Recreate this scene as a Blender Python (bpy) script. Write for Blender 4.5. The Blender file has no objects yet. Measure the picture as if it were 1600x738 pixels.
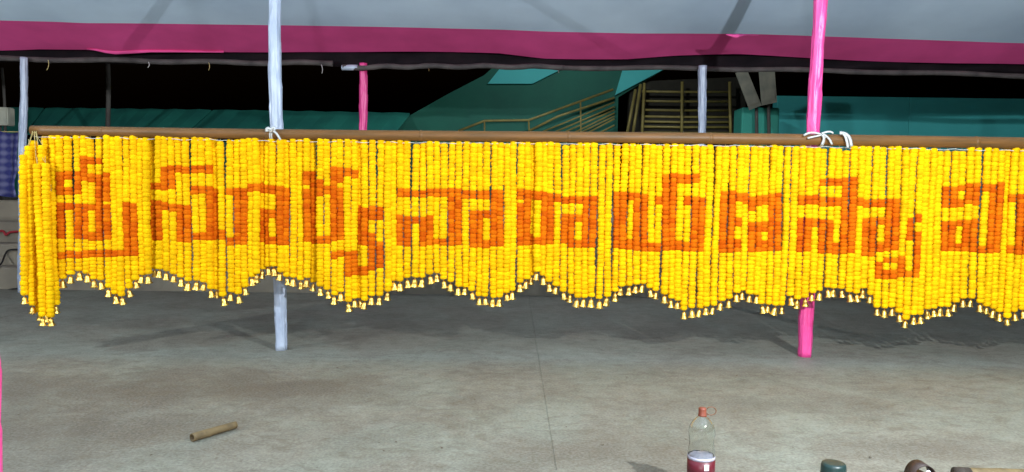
import bpy, bmesh, math, random
from mathutils import Vector, Matrix
random.seed(7)
R = math.radians
sc = bpy.context.scene
col = sc.collection

# ------------------------------------------------------------------ camera
F = 1155.0                       # focal length in photo pixels (1600 wide)
CAMH = 1.19
PITCH = math.atan(69 / F)
ROLL = R(0.70)
fwd = Vector((0, math.cos(PITCH), -math.sin(PITCH)))
r0 = Vector((1, 0, 0)); u0 = Vector((0, math.sin(PITCH), math.cos(PITCH)))
rgt = r0 * math.cos(ROLL) + u0 * math.sin(ROLL)
upv = u0 * math.cos(ROLL) - r0 * math.sin(ROLL)
CAM = Vector((0, 0, CAMH))
cd = bpy.data.cameras.new('camera'); cam = bpy.data.objects.new('camera', cd); col.objects.link(cam)
cd.sensor_width = 36; cd.lens = 36 * F / 1600; cd.clip_end = 600; cd.clip_start = 0.05
m = Matrix((rgt, upv, -fwd)).transposed().to_4x4(); m.translation = CAM
cam.matrix_world = m
sc.camera = cam

def ray(x, y):
    return fwd + rgt * ((x - 800) / F) - upv * ((y - 369) / F)
def at(x, y, Y):                 # the point of the vertical plane at distance Y
    d = ray(x, y); return CAM + d * (Y / d.y)
def floor_at(x, y, z=0.0):
    d = ray(x, y); return CAM + d * ((z - CAMH) / d.z)

# ------------------------------------------------------------------ night sky
w = bpy.data.worlds.new('World'); sc.world = w; w.use_nodes = True
nt = w.node_tree; bg = nt.nodes['Background']
sky = nt.nodes.new('ShaderNodeTexSky'); sky.sky_type = 'NISHITA'; sky.sun_disc = False
sky.sun_elevation = R(-4); sky.sun_rotation = R(200)
nt.links.new(sky.outputs[0], bg.inputs[0]); bg.inputs[1].default_value = 0.12
sc.view_settings.view_transform = 'Standard'; sc.view_settings.look = 'None'
sc.view_settings.exposure = 0.74; sc.view_settings.gamma = 1.0
sc.render.engine = 'CYCLES'
sc.cycles.use_denoising = True
sc.cycles.max_bounces = 10; sc.cycles.diffuse_bounces = 5; sc.cycles.transmission_bounces = 8; sc.cycles.transparent_max_bounces = 8
sc.cycles.sample_clamp_indirect = 4.0

# event lamps of the tent, and an added fill bulb at the rear (bulbs on cords, built with their fixtures further down)
LAMPS = [  # x, y, z, watts, radius
    (2.2, 1.0, 2.45, 540, 0.03),
    (-5.3, 2.0, 2.35, 310, 0.03),
    (-0.6, -2.6, 2.30, 330, 0.10),  # added fill bulb, unseen behind the camera
]
LAMP_COL = (0.90, 0.96, 1.0)

# ------------------------------------------------------------------ materials
def mat(name, c, rough=0.7, metal=0.0, var=0.0, var_scale=6.0, bump=0.0, bump_scale=60.0, c2=None, objvar=0.0, sheen=0.0, spec=0.5, coat=0.0, stretch=None):
    mt = bpy.data.materials.new(name); mt.use_nodes = True
    n = mt.node_tree.nodes; l = mt.node_tree.links; b = n['Principled BSDF']
    b.inputs['Roughness'].default_value = rough; b.inputs['Metallic'].default_value = metal
    b.inputs['Specular IOR Level'].default_value = spec
    if sheen: b.inputs['Sheen Weight'].default_value = sheen
    if coat: b.inputs['Coat Weight'].default_value = coat; b.inputs['Coat Roughness'].default_value = 0.25
    tc = n.new('ShaderNodeTexCoord'); src = tc.outputs['Object']
    if stretch:
        mp = n.new('ShaderNodeMapping'); mp.inputs['Scale'].default_value = stretch
        l.new(src, mp.inputs[0]); src = mp.outputs[0]
    out = None
    if c2 is None: c2 = tuple(x * (1 - var) for x in c)
    if var or c2 != c:
        nz = n.new('ShaderNodeTexNoise'); nz.inputs['Scale'].default_value = var_scale; nz.inputs['Detail'].default_value = 6
        l.new(src, nz.inputs['Vector'])
        rp = n.new('ShaderNodeValToRGB'); rp.color_ramp.elements[0].position = 0.35; rp.color_ramp.elements[1].position = 0.65
        rp.color_ramp.elements[0].color = (*c2, 1); rp.color_ramp.elements[1].color = (*c, 1)
        l.new(nz.outputs[0], rp.inputs[0]); out = rp.outputs[0]
    if objvar:
        oi = n.new('ShaderNodeObjectInfo'); hs = n.new('ShaderNodeHueSaturation')
        mr = n.new('ShaderNodeMapRange'); mr.inputs[3].default_value = 1 - objvar; mr.inputs[4].default_value = 1 + objvar
        l.new(oi.outputs['Random'], mr.inputs[0]); l.new(mr.outputs[0], hs.inputs['Value'])
        mh = n.new('ShaderNodeMapRange'); mh.inputs[3].default_value = 0.5 - objvar * 0.05; mh.inputs[4].default_value = 0.5 + objvar * 0.05
        l.new(oi.outputs['Random'], mh.inputs[0]); l.new(mh.outputs[0], hs.inputs['Hue'])
        if out is None: hs.inputs['Color'].default_value = (*c, 1)
        else: l.new(out, hs.inputs['Color'])
        out = hs.outputs[0]
    if out is None: b.inputs['Base Color'].default_value = (*c, 1)
    else: l.new(out, b.inputs['Base Color'])
    if bump:
        bz = n.new('ShaderNodeTexNoise'); bz.inputs['Scale'].default_value = bump_scale; bz.inputs['Detail'].default_value = 4
        l.new(src, bz.inputs['Vector'])
        bp = n.new('ShaderNodeBump'); bp.inputs['Strength'].default_value = bump; bp.inputs['Distance'].default_value = 0.01
        l.new(bz.outputs[0], bp.inputs['Height']); l.new(bp.outputs[0], b.inputs['Normal'])
    return mt

M = {}
M['yellow'] = mat('marigold_yellow', (0.93, 0.53, 0.004), 0.85, objvar=0.10, var=0.10, var_scale=180, bump=0.2, bump_scale=300, spec=0.03)
M['orange'] = mat('marigold_orange', (0.70, 0.138, 0.003), 0.85, objvar=0.13, var=0.12, var_scale=180, bump=0.2, bump_scale=300, spec=0.03)
M['gold'] = mat('gilt_bell', (0.90, 0.60, 0.14), 0.38, metal=1.0, objvar=0.10)
M['thread'] = mat('thread', (0.55, 0.45, 0.18), 0.8)
M['bamboo'] = mat('brown_bamboo', (0.20, 0.088, 0.024), 0.42, c2=(0.13, 0.064, 0.02), var_scale=3.5, bump=0.12, bump_scale=40, stretch=(1, 12, 12), spec=0.3)
M['rawpole'] = mat('raw_pole', (0.10, 0.085, 0.08), 0.8, c2=(0.045, 0.038, 0.038), var_scale=5, bump=0.3, bump_scale=40)
M['cane'] = mat('tan_bamboo', (0.185, 0.128, 0.055), 0.7, c2=(0.10, 0.068, 0.03), var_scale=14, bump=0.2, bump_scale=60)
M['cane_dark'] = mat('charred_end', (0.05, 0.035, 0.025), 0.8, var=0.4, var_scale=30)
M['white_satin'] = mat('white_satin', (0.50, 0.56, 0.68), 0.34, c2=(0.38, 0.44, 0.57), var_scale=14, bump=0.9, bump_scale=30, spec=0.7, stretch=(1, 1, 0.4))
M['pink_satin'] = mat('pink_satin', (0.92, 0.085, 0.34), 0.40, c2=(0.84, 0.06, 0.28), var_scale=14, bump=0.9, bump_scale=30, spec=0.7, stretch=(1, 1, 0.4))
M['white_cloth'] = mat('white_canopy_cloth', (0.66, 0.81, 0.97), 0.9, c2=(0.50, 0.63, 0.79), var_scale=0.8, bump=0.35, bump_scale=5, spec=0.1)
M['pink_cloth'] = mat('pink_canopy_cloth', (0.88, 0.11, 0.36), 0.9, c2=(0.74, 0.09, 0.29), var_scale=2.0, bump=0.3, bump_scale=7, spec=0.05)
M['black_tarp'] = mat('black_tarpaulin', (0.016, 0.010, 0.013), 0.8, c2=(0.008, 0.006, 0.008), var_scale=4, bump=0.6, bump_scale=9, spec=0.1)
M['tie'] = mat('white_strip', (0.62, 0.62, 0.60), 0.8, bump=0.2, bump_scale=90)
M['grey_steps'] = mat('step_concrete', (0.30, 0.255, 0.19), 0.9, c2=(0.22, 0.185, 0.14), var_scale=3.0, bump=0.4, bump_scale=24)
M['green'] = mat('green_sheet', (0.05, 0.44, 0.34), 0.6, c2=(0.04, 0.34, 0.28), var_scale=1.6, bump=0.1, bump_scale=12)
M['deepgreen'] = mat('deep_green_paint', (0.008, 0.155, 0.105), 0.7, c2=(0.006, 0.12, 0.085), var_scale=1.2, bump=0.1, bump_scale=12)
M['turq'] = mat('turquoise_paint', (0.09, 0.66, 0.66), 0.7, c2=(0.08, 0.58, 0.58), var_scale=1.0, bump=0.1, bump_scale=14)
M['rail'] = mat('ochre_rail', (0.30, 0.25, 0.07), 0.5, c2=(0.22, 0.18, 0.055), var_scale=9)
M['darkdoor'] = mat('dark_opening', (0.03, 0.028, 0.018), 0.8, var=0.3)
M['board'] = mat('grey_board', (0.55, 0.54, 0.44), 0.7, c2=(0.36, 0.37, 0.31), var_scale=5.0)
M['dimpole'] = mat('dim_pole', (0.12, 0.11, 0.10), 0.8, var=0.3)
M['black'] = mat('black_plastic', (0.012, 0.012, 0.012), 0.5)
M['brown'] = mat('brown_leather', (0.055, 0.032, 0.025), 0.55, var=0.3, var_scale=20)
M['tumbler'] = mat('dark_green_plastic', (0.018, 0.045, 0.042), 0.4, var=0.2, var_scale=14)
M['cap'] = mat('brown_cap', (0.22, 0.055, 0.03), 0.45)
M['ring'] = mat('brown_strap', (0.16, 0.07, 0.035), 0.5)
M['label'] = mat('red_label', (0.12, 0.009, 0.018), 0.4)
M['paper'] = mat('white_print', (0.75, 0.72, 0.76), 0.5)
M['froth'] = mat('milky_drink', (0.62, 0.58, 0.68), 0.3, c2=(0.45, 0.42, 0.52), var_scale=60)
M['scrap'] = mat('brown_scrap', (0.11, 0.085, 0.06), 0.9)
M['red'] = mat('red_cloth', (0.35, 0.02, 0.03), 0.8)
M['socket'] = mat('lamp_socket', (0.7, 0.7, 0.68), 0.5)

DIRT_AND_FALLOFF = [(-2.4, 4.3, 1.3, 0.42, 0.8), (-2.5, 3.5, 1.5, 0.6, 0.8), (-1.15, 4.35, 0.6, 0.4, 0.8), (0.35, 3.3, 0.6, 0.35, 0.65), (1.5, 4.15, 0.7, 0.22, 0.5), (1.9, 3.45, 0.6, 0.2, 0.6), (0.6, 3.0, 0.3, 0.15, 0.7)]
def concrete():
    mt = bpy.data.materials.new('concrete_floor'); mt.use_nodes = True
    n = mt.node_tree.nodes; l = mt.node_tree.links; b = n['Principled BSDF']
    tc = n.new('ShaderNodeTexCoord')
    def noise(scale, detail=6, dist=0.0, stretch=(1, 1, 1)):
        mp = n.new('ShaderNodeMapping'); mp.inputs['Scale'].default_value = stretch
        l.new(tc.outputs['Object'], mp.inputs[0])
        z = n.new('ShaderNodeTexNoise'); z.inputs['Scale'].default_value = scale; z.inputs['Detail'].default_value = detail
        z.inputs['Distortion'].default_value = dist; z.inputs['Roughness'].default_value = 0.62
        l.new(mp.outputs[0], z.inputs['Vector']); return z.outputs[0]
    def ramp(src, a, bb, ca, cb):
        r_ = n.new('ShaderNodeValToRGB'); e = r_.color_ramp.elements
        e[0].position = a; e[1].position = bb; e[0].color = (*ca, 1); e[1].color = (*cb, 1)
        l.new(src, r_.inputs[0]); return r_.outputs[0]
    def mix(fac, a, bb):
        x = n.new('ShaderNodeMix'); x.data_type = 'RGBA'
        if isinstance(fac, float): x.inputs[0].default_value = fac
        else: l.new(fac, x.inputs[0])
        l.new(a, x.inputs[6]); l.new(bb, x.inputs[7]); return x.outputs[2]
    base = ramp(noise(2.1, 10, 0.5), 0.36, 0.62, (0.095, 0.080, 0.052), (0.256, 0.256, 0.196))
    hue = ramp(noise(1.2, 6, 0.7), 0.44, 0.56, (0.155, 0.112, 0.074), (0.210, 0.228, 0.174))
    fine = ramp(noise(13, 9, 0.4, (0.85, 1.1, 1)), 0.34, 0.66, (0.095, 0.085, 0.062), (0.300, 0.298, 0.250))
    c = mix(0.42, base, hue); c = mix(0.36, c, fine)
    for (dx, dy, rx, ry, k) in DIRT_AND_FALLOFF:                   # worn brown patches with ragged outlines; the left ones also paint in light falloff
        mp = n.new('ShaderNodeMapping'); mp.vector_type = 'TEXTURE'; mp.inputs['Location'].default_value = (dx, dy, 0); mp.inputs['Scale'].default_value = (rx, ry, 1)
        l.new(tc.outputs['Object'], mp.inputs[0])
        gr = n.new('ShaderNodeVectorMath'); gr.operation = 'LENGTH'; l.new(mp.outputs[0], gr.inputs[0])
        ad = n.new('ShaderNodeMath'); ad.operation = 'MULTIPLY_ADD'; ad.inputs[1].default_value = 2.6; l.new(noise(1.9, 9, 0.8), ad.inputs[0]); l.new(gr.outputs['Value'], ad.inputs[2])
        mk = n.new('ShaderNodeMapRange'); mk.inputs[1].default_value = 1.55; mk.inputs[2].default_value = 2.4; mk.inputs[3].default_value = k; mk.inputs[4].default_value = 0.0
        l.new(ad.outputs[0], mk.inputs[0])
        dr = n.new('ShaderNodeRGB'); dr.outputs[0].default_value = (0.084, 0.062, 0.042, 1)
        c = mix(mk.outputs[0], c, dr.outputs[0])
    grit = ramp(noise(70, 6, 0.2), 0.36, 0.64, (0.07, 0.066, 0.05), (0.34, 0.34, 0.29)); c = mix(0.30, c, grit)
    smear = ramp(noise(5.0, 10, 2.2, (0.8, 1.3, 1)), 0.56, 0.62, (0.0, 0.0, 0.0), (0.42, 0.42, 0.42))
    sm = n.new('ShaderNodeRGBToBW'); l.new(smear, sm.inputs[0]); br = n.new('ShaderNodeRGB'); br.outputs[0].default_value = (0.115, 0.098, 0.070, 1)
    c = mix(sm.outputs[0], c, br.outputs[0])
    sp = ramp(noise(26, 5), 0.63, 0.67, (0, 0, 0), (1, 1, 1))
    dk = n.new('ShaderNodeRGB'); dk.outputs[0].default_value = (0.10, 0.085, 0.065, 1)
    sb = n.new('ShaderNodeRGBToBW'); l.new(sp, sb.inputs[0])
    mm = n.new('ShaderNodeMath'); mm.operation = 'MULTIPLY'; mm.inputs[1].default_value = 0.55; l.new(sb.outputs[0], mm.inputs[0])
    c = mix(mm.outputs[0], c, dk.outputs[0])
    l.new(c, b.inputs['Base Color'])
    rr = n.new('ShaderNodeMapRange'); rr.inputs[3].default_value = 0.5; rr.inputs[4].default_value = 0.85
    l.new(noise(2.2, 5), rr.inputs[0]); l.new(rr.outputs[0], b.inputs['Roughness'])
    bp = n.new('ShaderNodeBump'); bp.inputs['Strength'].default_value = 0.35; bp.inputs['Distance'].default_value = 0.006
    l.new(noise(22, 8), bp.inputs['Height']); l.new(bp.outputs[0], b.inputs['Normal'])
    return mt
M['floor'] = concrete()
M['earth'] = mat('dark_earth', (0.06, 0.05, 0.04), 0.9, var=0.3, var_scale=1)

def clear_plastic(name, tint):
    mt = bpy.data.materials.new(name); mt.use_nodes = True
    b = mt.node_tree.nodes['Principled BSDF']
    b.inputs['Base Color'].default_value = (*tint, 1); b.inputs['Roughness'].default_value = 0.03
    b.inputs['Transmission Weight'].default_value = 1.0; b.inputs['IOR'].default_value = 1.42
    return mt
M['pet'] = clear_plastic('clear_bottle', (0.96, 0.98, 0.96))
def glow(name, c, s):
    mt = bpy.data.materials.new(name); mt.use_nodes = True
    b = mt.node_tree.nodes['Principled BSDF']
    b.inputs['Base Color'].default_value = (0.8, 0.8, 0.8, 1)
    b.inputs['Emission Color'].default_value = (*c, 1); b.inputs['Emission Strength'].default_value = s
    return mt
M['bulb'] = glow('lit_bulb', LAMP_COL, 20)
def checked():
    mt = bpy.data.materials.new('blue_checked_cloth'); mt.use_nodes = True
    n = mt.node_tree.nodes; l = mt.node_tree.links; b = n['Principled BSDF']; b.inputs['Roughness'].default_value = 0.85
    tc = n.new('ShaderNodeTexCoord')
    a = n.new('ShaderNodeTexWave'); a.inputs['Scale'].default_value = 3.2; a.bands_direction = 'X'; l.new(tc.outputs['Object'], a.inputs[0])
    c = n.new('ShaderNodeTexWave'); c.inputs['Scale'].default_value = 3.2; c.bands_direction = 'Z'; l.new(tc.outputs['Object'], c.inputs[0])
    ad = n.new('ShaderNodeMath'); ad.operation = 'ADD'; l.new(a.outputs[1], ad.inputs[0]); l.new(c.outputs[1], ad.inputs[1])
    rp = n.new('ShaderNodeValToRGB'); e = rp.color_ramp.elements
    e[0].position = 0.35; e[0].color = (0.03, 0.034, 0.17, 1); e[1].position = 1.0; e[1].color = (0.16, 0.16, 0.30, 1)
    hf = n.new('ShaderNodeMath'); hf.operation = 'MULTIPLY'; hf.inputs[1].default_value = 0.55; l.new(ad.outputs[0], hf.inputs[0])
    l.new(hf.outputs[0], rp.inputs[0]); l.new(rp.outputs[0], b.inputs['Base Color'])
    return mt
M['check'] = checked()

# ------------------------------------------------------------------ helpers
def tag(o, label=None, cat=None, group=None, kind=None):
    if label: o['label'] = label
    if cat: o['category'] = cat
    if group: o['group'] = group
    if kind: o['kind'] = kind
    return o
def empty(name, loc):
    o = bpy.data.objects.new(name, None); o.location = loc; o.empty_display_size = 0.1; col.objects.link(o); return o
def obj(name, bm, m_, parent=None, smooth=True, origin=None):
    """links bm as one mesh object; bm is in world space, origin moves its pivot"""
    bmesh.ops.recalc_face_normals(bm, faces=bm.faces)
    off = Vector(origin) if origin is not None else Vector((0, 0, 0))
    if off.length: bmesh.ops.translate(bm, verts=bm.verts, vec=-off)
    me = bpy.data.meshes.new(name); bm.to_mesh(me); bm.free()
    if smooth:
        me.polygons.foreach_set('use_smooth', [True] * len(me.polygons))
    me.materials.append(M[m_] if isinstance(m_, str) else m_)
    o = bpy.data.objects.new(name, me); col.objects.link(o)
    if parent is not None:
        o.parent = parent; o.location = off - parent_loc(parent)
    else: o.location = off
    return o
def parent_loc(p):
    v = Vector(p.location)
    while p.parent: p = p.parent; v += Vector(p.location)
    return v
def box(bm, a, b):
    x0, y0, z0 = a; x1, y1, z1 = b
    v = [bm.verts.new(p) for p in ((x0,y0,z0),(x1,y0,z0),(x1,y1,z0),(x0,y1,z0),(x0,y0,z1),(x1,y0,z1),(x1,y1,z1),(x0,y1,z1))]
    for f in ((0,3,2,1),(4,5,6,7),(0,1,5,4),(1,2,6,5),(2,3,7,6),(3,0,4,7)): bm.faces.new([v[i] for i in f])
    return v
def bevbox(a, b, w_=0.01, seg=2):
    bm = bmesh.new(); box(bm, a, b)
    bmesh.ops.bevel(bm, geom=bm.edges[:], offset=w_, segments=seg, affect='EDGES'); return bm
def tube(bm, pts, rad, seg=12, caps=True, fn=None):
    pts = [Vector(p) for p in pts]; n = len(pts); rings = []
    rad = rad if isinstance(rad, (list, tuple)) else [rad] * n
    ref = None
    for i, p in enumerate(pts):
        t = (pts[min(i + 1, n - 1)] - pts[max(i - 1, 0)]).normalized()
        if ref is None: ref = t.orthogonal().normalized()
        ref = (ref - t * ref.dot(t)).normalized(); q = t.cross(ref)
        rg = []
        for k in range(seg):
            a = 2 * math.pi * k / seg
            rr = rad[i] * (fn(i, a) if fn else 1)
            rg.append(bm.verts.new(p + (ref * math.cos(a) + q * math.sin(a)) * rr))
        rings.append(rg)
    for i in range(n - 1):
        for k in range(seg):
            bm.faces.new((rings[i][k], rings[i][(k+1) % seg], rings[i+1][(k+1) % seg], rings[i+1][k]))
    if caps:
        bm.faces.new(rings[0][::-1]); bm.faces.new(rings[-1])
    return rings
def lathe(bm, prof, seg=24, c=(0, 0, 0), close=False):
    c = Vector(c); rings = []
    for r_, z in prof:
        if r_ < 1e-5: rings.append([bm.verts.new(c + Vector((0, 0, z)))])
        else: rings.append([bm.verts.new(c + Vector((r_ * math.cos(2*math.pi*k/seg), r_ * math.sin(2*math.pi*k/seg), z))) for k in range(seg)])
    for a, b in zip(rings, rings[1:]):
        for k in range(seg):
            k2 = (k + 1) % seg
            if len(a) == 1 and len(b) == 1: continue
            if len(a) == 1: bm.faces.new((a[0], b[k2], b[k]))
            elif len(b) == 1: bm.faces.new((a[k], a[k2], b[0]))
            else: bm.faces.new((a[k], a[k2], b[k2], b[k]))
def lerp_table(t, x):
    if x <= t[0][0]: return t[0][1]
    for (a, b), (c, d) in zip(t, t[1:]):
        if x <= c: return b + (d - b) * (x - a) / (c - a)
    return t[-1][1]
def slab(poly, thick):                   # polygon of world points facing the camera, extruded away from it
    bm = bmesh.new()
    a = [bm.verts.new(p) for p in poly]; b = [bm.verts.new(Vector(p) + Vector((0, thick, 0))) for p in poly]
    bm.faces.new(a); bm.faces.new(b[::-1])
    for i in range(len(a)):
        j = (i + 1) % len(a); bm.faces.new((a[i], b[i], b[j], a[j]))
    return bm
def bez(p0, p1, p2, n=10):
    p0, p1, p2 = Vector(p0), Vector(p1), Vector(p2)
    return [p0 * (1-t)**2 + p1 * 2*t*(1-t) + p2 * t*t for t in [i / n for i in range(n + 1)]]
def smoothstep(a, b, x):
    t = min(1, max(0, (x - a) / (b - a))); return t * t * (3 - 2 * t)

# ------------------------------------------------------------------ ground and steps
bm = bmesh.new(); box(bm, (-260, -60, -0.5), (260, 400, -0.03))
ground = obj('ground', bm, 'earth', smooth=False); tag(ground, kind='structure')
JX = 0.20                                # the joint that runs across the floor
STEPY = 8.46
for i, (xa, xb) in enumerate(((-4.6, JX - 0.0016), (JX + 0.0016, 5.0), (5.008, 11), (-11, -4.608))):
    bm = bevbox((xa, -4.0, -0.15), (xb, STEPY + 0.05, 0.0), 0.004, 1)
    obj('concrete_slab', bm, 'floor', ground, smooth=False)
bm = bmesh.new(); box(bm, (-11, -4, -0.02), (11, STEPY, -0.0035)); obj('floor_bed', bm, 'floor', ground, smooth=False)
steps = empty('steps', (0, STEPY, 0)); tag(steps, kind='structure')
for k in range(4):
    za, zb = 0.25 * k, 0.25 * (k + 1)
    bm = bmesh.new()
    n = 60
    top = []
    x0, x1 = -11, 11
    y0 = STEPY + 0.30 * k; y1 = STEPY + 0.30 * (k + 1) + (4.0 if k == 3 else 0.02)
    rows = []
    for i in range(n + 1):
        x = x0 + (x1 - x0) * i / n
        j = random.uniform(-0.008, 0.008); jz = random.uniform(-0.006, 0.006)
        rows.append([bm.verts.new((x, y0 + j, za - 0.02)), bm.verts.new((x, y0 + j, zb - 0.02 + jz)), bm.verts.new((x, y0 + 0.02 + j, zb + jz)), bm.verts.new((x, y1, zb)), bm.verts.new((x, y1, za - 0.02))])
    for a, b in zip(rows, rows[1:]):
        for q in range(5): bm.faces.new((a[q], b[q], b[(q+1) % 5], a[(q+1) % 5]))
    bm.faces.new(rows[0]); bm.faces.new(rows[-1][::-1])
    obj('step', bm, 'grey_steps', steps, smooth=False)

# ------------------------------------------------------------------ canopy
BACK = 8.30
KS = 0.33
edge_px = [(-300,75),(0,78),(60,76),(140,78),(180,84),(235,81),(350,82),(480,80),(560,81),(640,82),(780,84),(850,91),(980,92),(1050,88),(1150,86),(1250,90),(1400,96),(1500,100),(1600,102),(1900,108)]
bound_px = [(-300,27),(0,33),(400,40),(800,48),(1200,57),(1600,67),(1900,74)]
ze_tab = []
for x, y in edge_px:
    p = at(x, y, BACK); ze_tab.append((p.x, p.z))
zs0, zs1 = at(0, 79, BACK), at(1600, 100, BACK)
def zsm(X): return zs0.z + (zs1.z - zs0.z) * (X - zs0.x) / (zs1.x - zs0.x)
yb_tab = []
for x, y in bound_px:
    d = ray(x, y); lo, hi = 4.0, 8.2
    for _ in range(40):
        mid = (lo + hi) / 2; p = CAM + d * (mid / d.y)
        if p.z > zsm(p.x) + KS * (BACK - mid): hi = mid
        else: lo = mid
    p = CAM + d * (lo / d.y); yb_tab.append((p.x, p.y))
def canopy_z(X, Y):
    z = zsm(X) + KS * (BACK - max(Y, 3.0))
    z += (lerp_table(ze_tab, X) - zsm(X)) * smoothstep(7.5, BACK, Y)
    s = 1 - smoothstep(6.6, 8.0, Y)
    z += s * (0.018 * math.sin(X * 1.3 + 0.5 * Y) + 0.012 * math.sin(X * 3.1 - Y * 1.7) + 0.010 * math.sin(Y * 2.1 + 0.6))
    return z
canopy = empty('tent_canopy', (0, BACK, zsm(0)))
tag(canopy, 'white cloth tent canopy with a wide magenta border overhead', 'canopy')
def cloth_panel(name, y_lo, y_hi, m_, nx=150, ny=30):
    bm = bmesh.new(); g = []
    for i in range(nx + 1):
        X = -9.5 + 19 * i / nx; rr = []
        for j in range(ny + 1):
            a, b = y_lo(X), y_hi(X); Y = a + (b - a) * j / ny
            rr.append(bm.verts.new((X, Y, canopy_z(X, Y))))
        g.append(rr)
    for i in range(nx):
        for j in range(ny): bm.faces.new((g[i][j], g[i+1][j], g[i+1][j+1], g[i][j+1]))
    o = obj(name, bm, m_, canopy)
    md = o.modifiers.new('thickness', 'SOLIDIFY'); md.thickness = 0.003; md.offset = 1; md.use_rim = False
    return o
cloth_panel('white_panel', lambda X: -4.0, lambda X: lerp_table(yb_tab, X), 'white_cloth', 220, 90)
cloth_panel('magenta_border', lambda X: lerp_table(yb_tab, X), lambda X: BACK + 0.02 * math.sin(X * 2), 'pink_cloth', 220, 24)
def border_fold(tab, Y):                 # a drooping lip of the border that faces the lamps
    bm = bmesh.new(); L = []
    for x, ya, yb in tab:
        a = at(x, ya, Y); b = at(x, yb, Y - 0.01)
        L.append([bm.verts.new(a), bm.verts.new(a.lerp(b, 0.5) + Vector((0, -0.012, 0))), bm.verts.new(b)])
    for u, v in zip(L, L[1:]):
        for j in range(2): bm.faces.new((u[j], v[j], v[j+1], u[j+1]))
    o = obj('border_fold', bm, 'pink_cloth', canopy); o.modifiers.new('thickness', 'SOLIDIFY').thickness = 0.003
border_fold([(136, 76, 77.5), (150, 76, 79.5), (165, 77, 83), (180, 78, 85), (205, 78, 84), (235, 78, 82), (290, 79, 82), (350, 80, 82.5)], BACK - 0.03)
border_fold([(1134, 53.5, 54.5), (1140, 53, 57), (1150, 53, 60), (1158, 53, 59), (1168, 54, 56), (1185, 55, 56)], 7.16)
# black tarpaulin hanging behind the border
bm = bmesh.new(); g = []
for i in range(161):
    X = -9.5 + 19 * i / 160
    px = 800 + X * F / (BACK + 0.1)
    zt = lerp_table(ze_tab, X) + 0.12; zb = at(px, 101 + (px - 400) * 0.010 + 1.5 * math.sin(X * 2.7), BACK + 0.1).z
    g.append([bm.verts.new((X, BACK + 0.10 + 0.03 * math.sin(X * 5 + j) + 0.012 * math.sin(X * 17 + 2 * j), zt + (zb - zt) * j / 5)) for j in range(6)])
for a, b in zip(g, g[1:]):
    for j in range(5): bm.faces.new((a[j], b[j], b[j+1], a[j+1]))
tarp = obj('black_tarpaulin', bm, 'black_tarp', origin=(0, BACK + 0.1, 2.6))
tarp.modifiers.new('thickness', 'SOLIDIFY').thickness = 0.004
tag(tarp, 'black tarpaulin strip hanging behind the magenta canopy border', 'tarpaulin')

# ------------------------------------------------------------------ poles
def pole(name, px_pts, Y, rad, m_, label, group, base_on_floor=True, top_z=None, seed=0, wraps=True):
    rnd = random.Random(seed)
    (xa, ya), (xb, yb) = px_pts                       # bottom and top, photo pixels
    a = at(xa, ya, Y); b = at(xb, yb, Y)
    if base_on_floor: a.z = 0.0
    if top_z is not None:
        t = (top_z - a.z) / (b.z - a.z); b = a + (b - a) * t
    n = 96; pts = []; rr = []
    ph = [rnd.uniform(0, 6) for _ in range(6)]
    for i in range(n + 1):
        t = i / n; p = a.lerp(b, t)
        p.x += 0.008 * math.sin(5 * t + ph[0]) + 0.005 * math.sin(13 * t + ph[1])
        p.y += 0.006 * math.sin(6 * t + ph[2])
        pts.append(p); rr.append(rad * (1 + 0.05 * math.sin(9 * t + ph[3]) + 0.035 * math.sin(31 * t + ph[4]) - 0.08 * t))
    root = empty(name, a); tag(root, label, 'pole', group)
    bm = bmesh.new()
    def fn(i, ang):
        s = (ang / (2 * math.pi) + i * 0.13 + ph[5]) % 1.0      # spiral overlap of the wound cloth
        return 1 + 0.13 * s + 0.050 * math.sin(5 * ang + i * 0.21 + ph[1]) + 0.042 * math.sin(9 * ang - i * 0.17 + ph[2]) + 0.018 * math.sin(13 * ang + i * 0.4)
    tube(bm, pts, rr, 40, True, fn if wraps else None)
    obj('wound_cloth', bm, m_, root, origin=a)
    if wraps:                                          # a few loose edges of the cloth
        for k in range(7):
            i = rnd.randrange(3, n - 6); ang = rnd.uniform(math.pi, 2 * math.pi)
            bm = bmesh.new(); L = []
            for q in range(7):
                t = q / 6; an = ang + t * 1.3; j = min(n, i + q)
                c = pts[j]; r_ = rr[j] * (1.07 + 0.05 * math.sin(math.pi * t))
                d = Vector((math.cos(an), math.sin(an), 0))
                L.append([bm.verts.new(c + d * r_), bm.verts.new(c + d * (r_ * 1.03) + Vector((0, 0, 0.035))), bm.verts.new(c + d * (r_ * 0.9) + Vector((0, 0, 0.05)))])
            for u, v in zip(L, L[1:]):
                for s in range(2): bm.faces.new((u[s], v[s], v[s+1], u[s+1]))
            obj('cloth_fold', bm, m_, root, origin=a)
    return root
FY = 5.42
fz = lambda X, Y: canopy_z(X, Y) + 0.01
pole('wrapped_pole', ((438, 552), (431, 0)), FY, 0.042, 'white_satin', 'tall pole wound in white satin standing behind the garlands', 'cloth wound tent poles', top_z=fz(-1.75, FY), seed=3)
pole('wrapped_pole', ((1259, 561), (1280, 0)), FY, 0.046, 'pink_satin', 'tall bright pink satin pole behind the garlands at the white bow', 'cloth wound tent poles', top_z=fz(2.2, FY), seed=5)
pole('wrapped_pole', ((34, 440), (37, 93)), BACK - 0.08, 0.038, 'white_satin', 'thin white pole beside the loose bundle of garlands', 'cloth wound tent poles', top_z=at(37, 90, BACK - 0.08).z, seed=11)
pole('wrapped_pole', ((565, 445), (567, 100)), BACK - 0.08, 0.043, 'pink_satin', 'pink pole seen against black night above the bamboo rail', 'cloth wound tent poles', top_z=at(567, 99, BACK - 0.08).z, seed=12)
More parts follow.
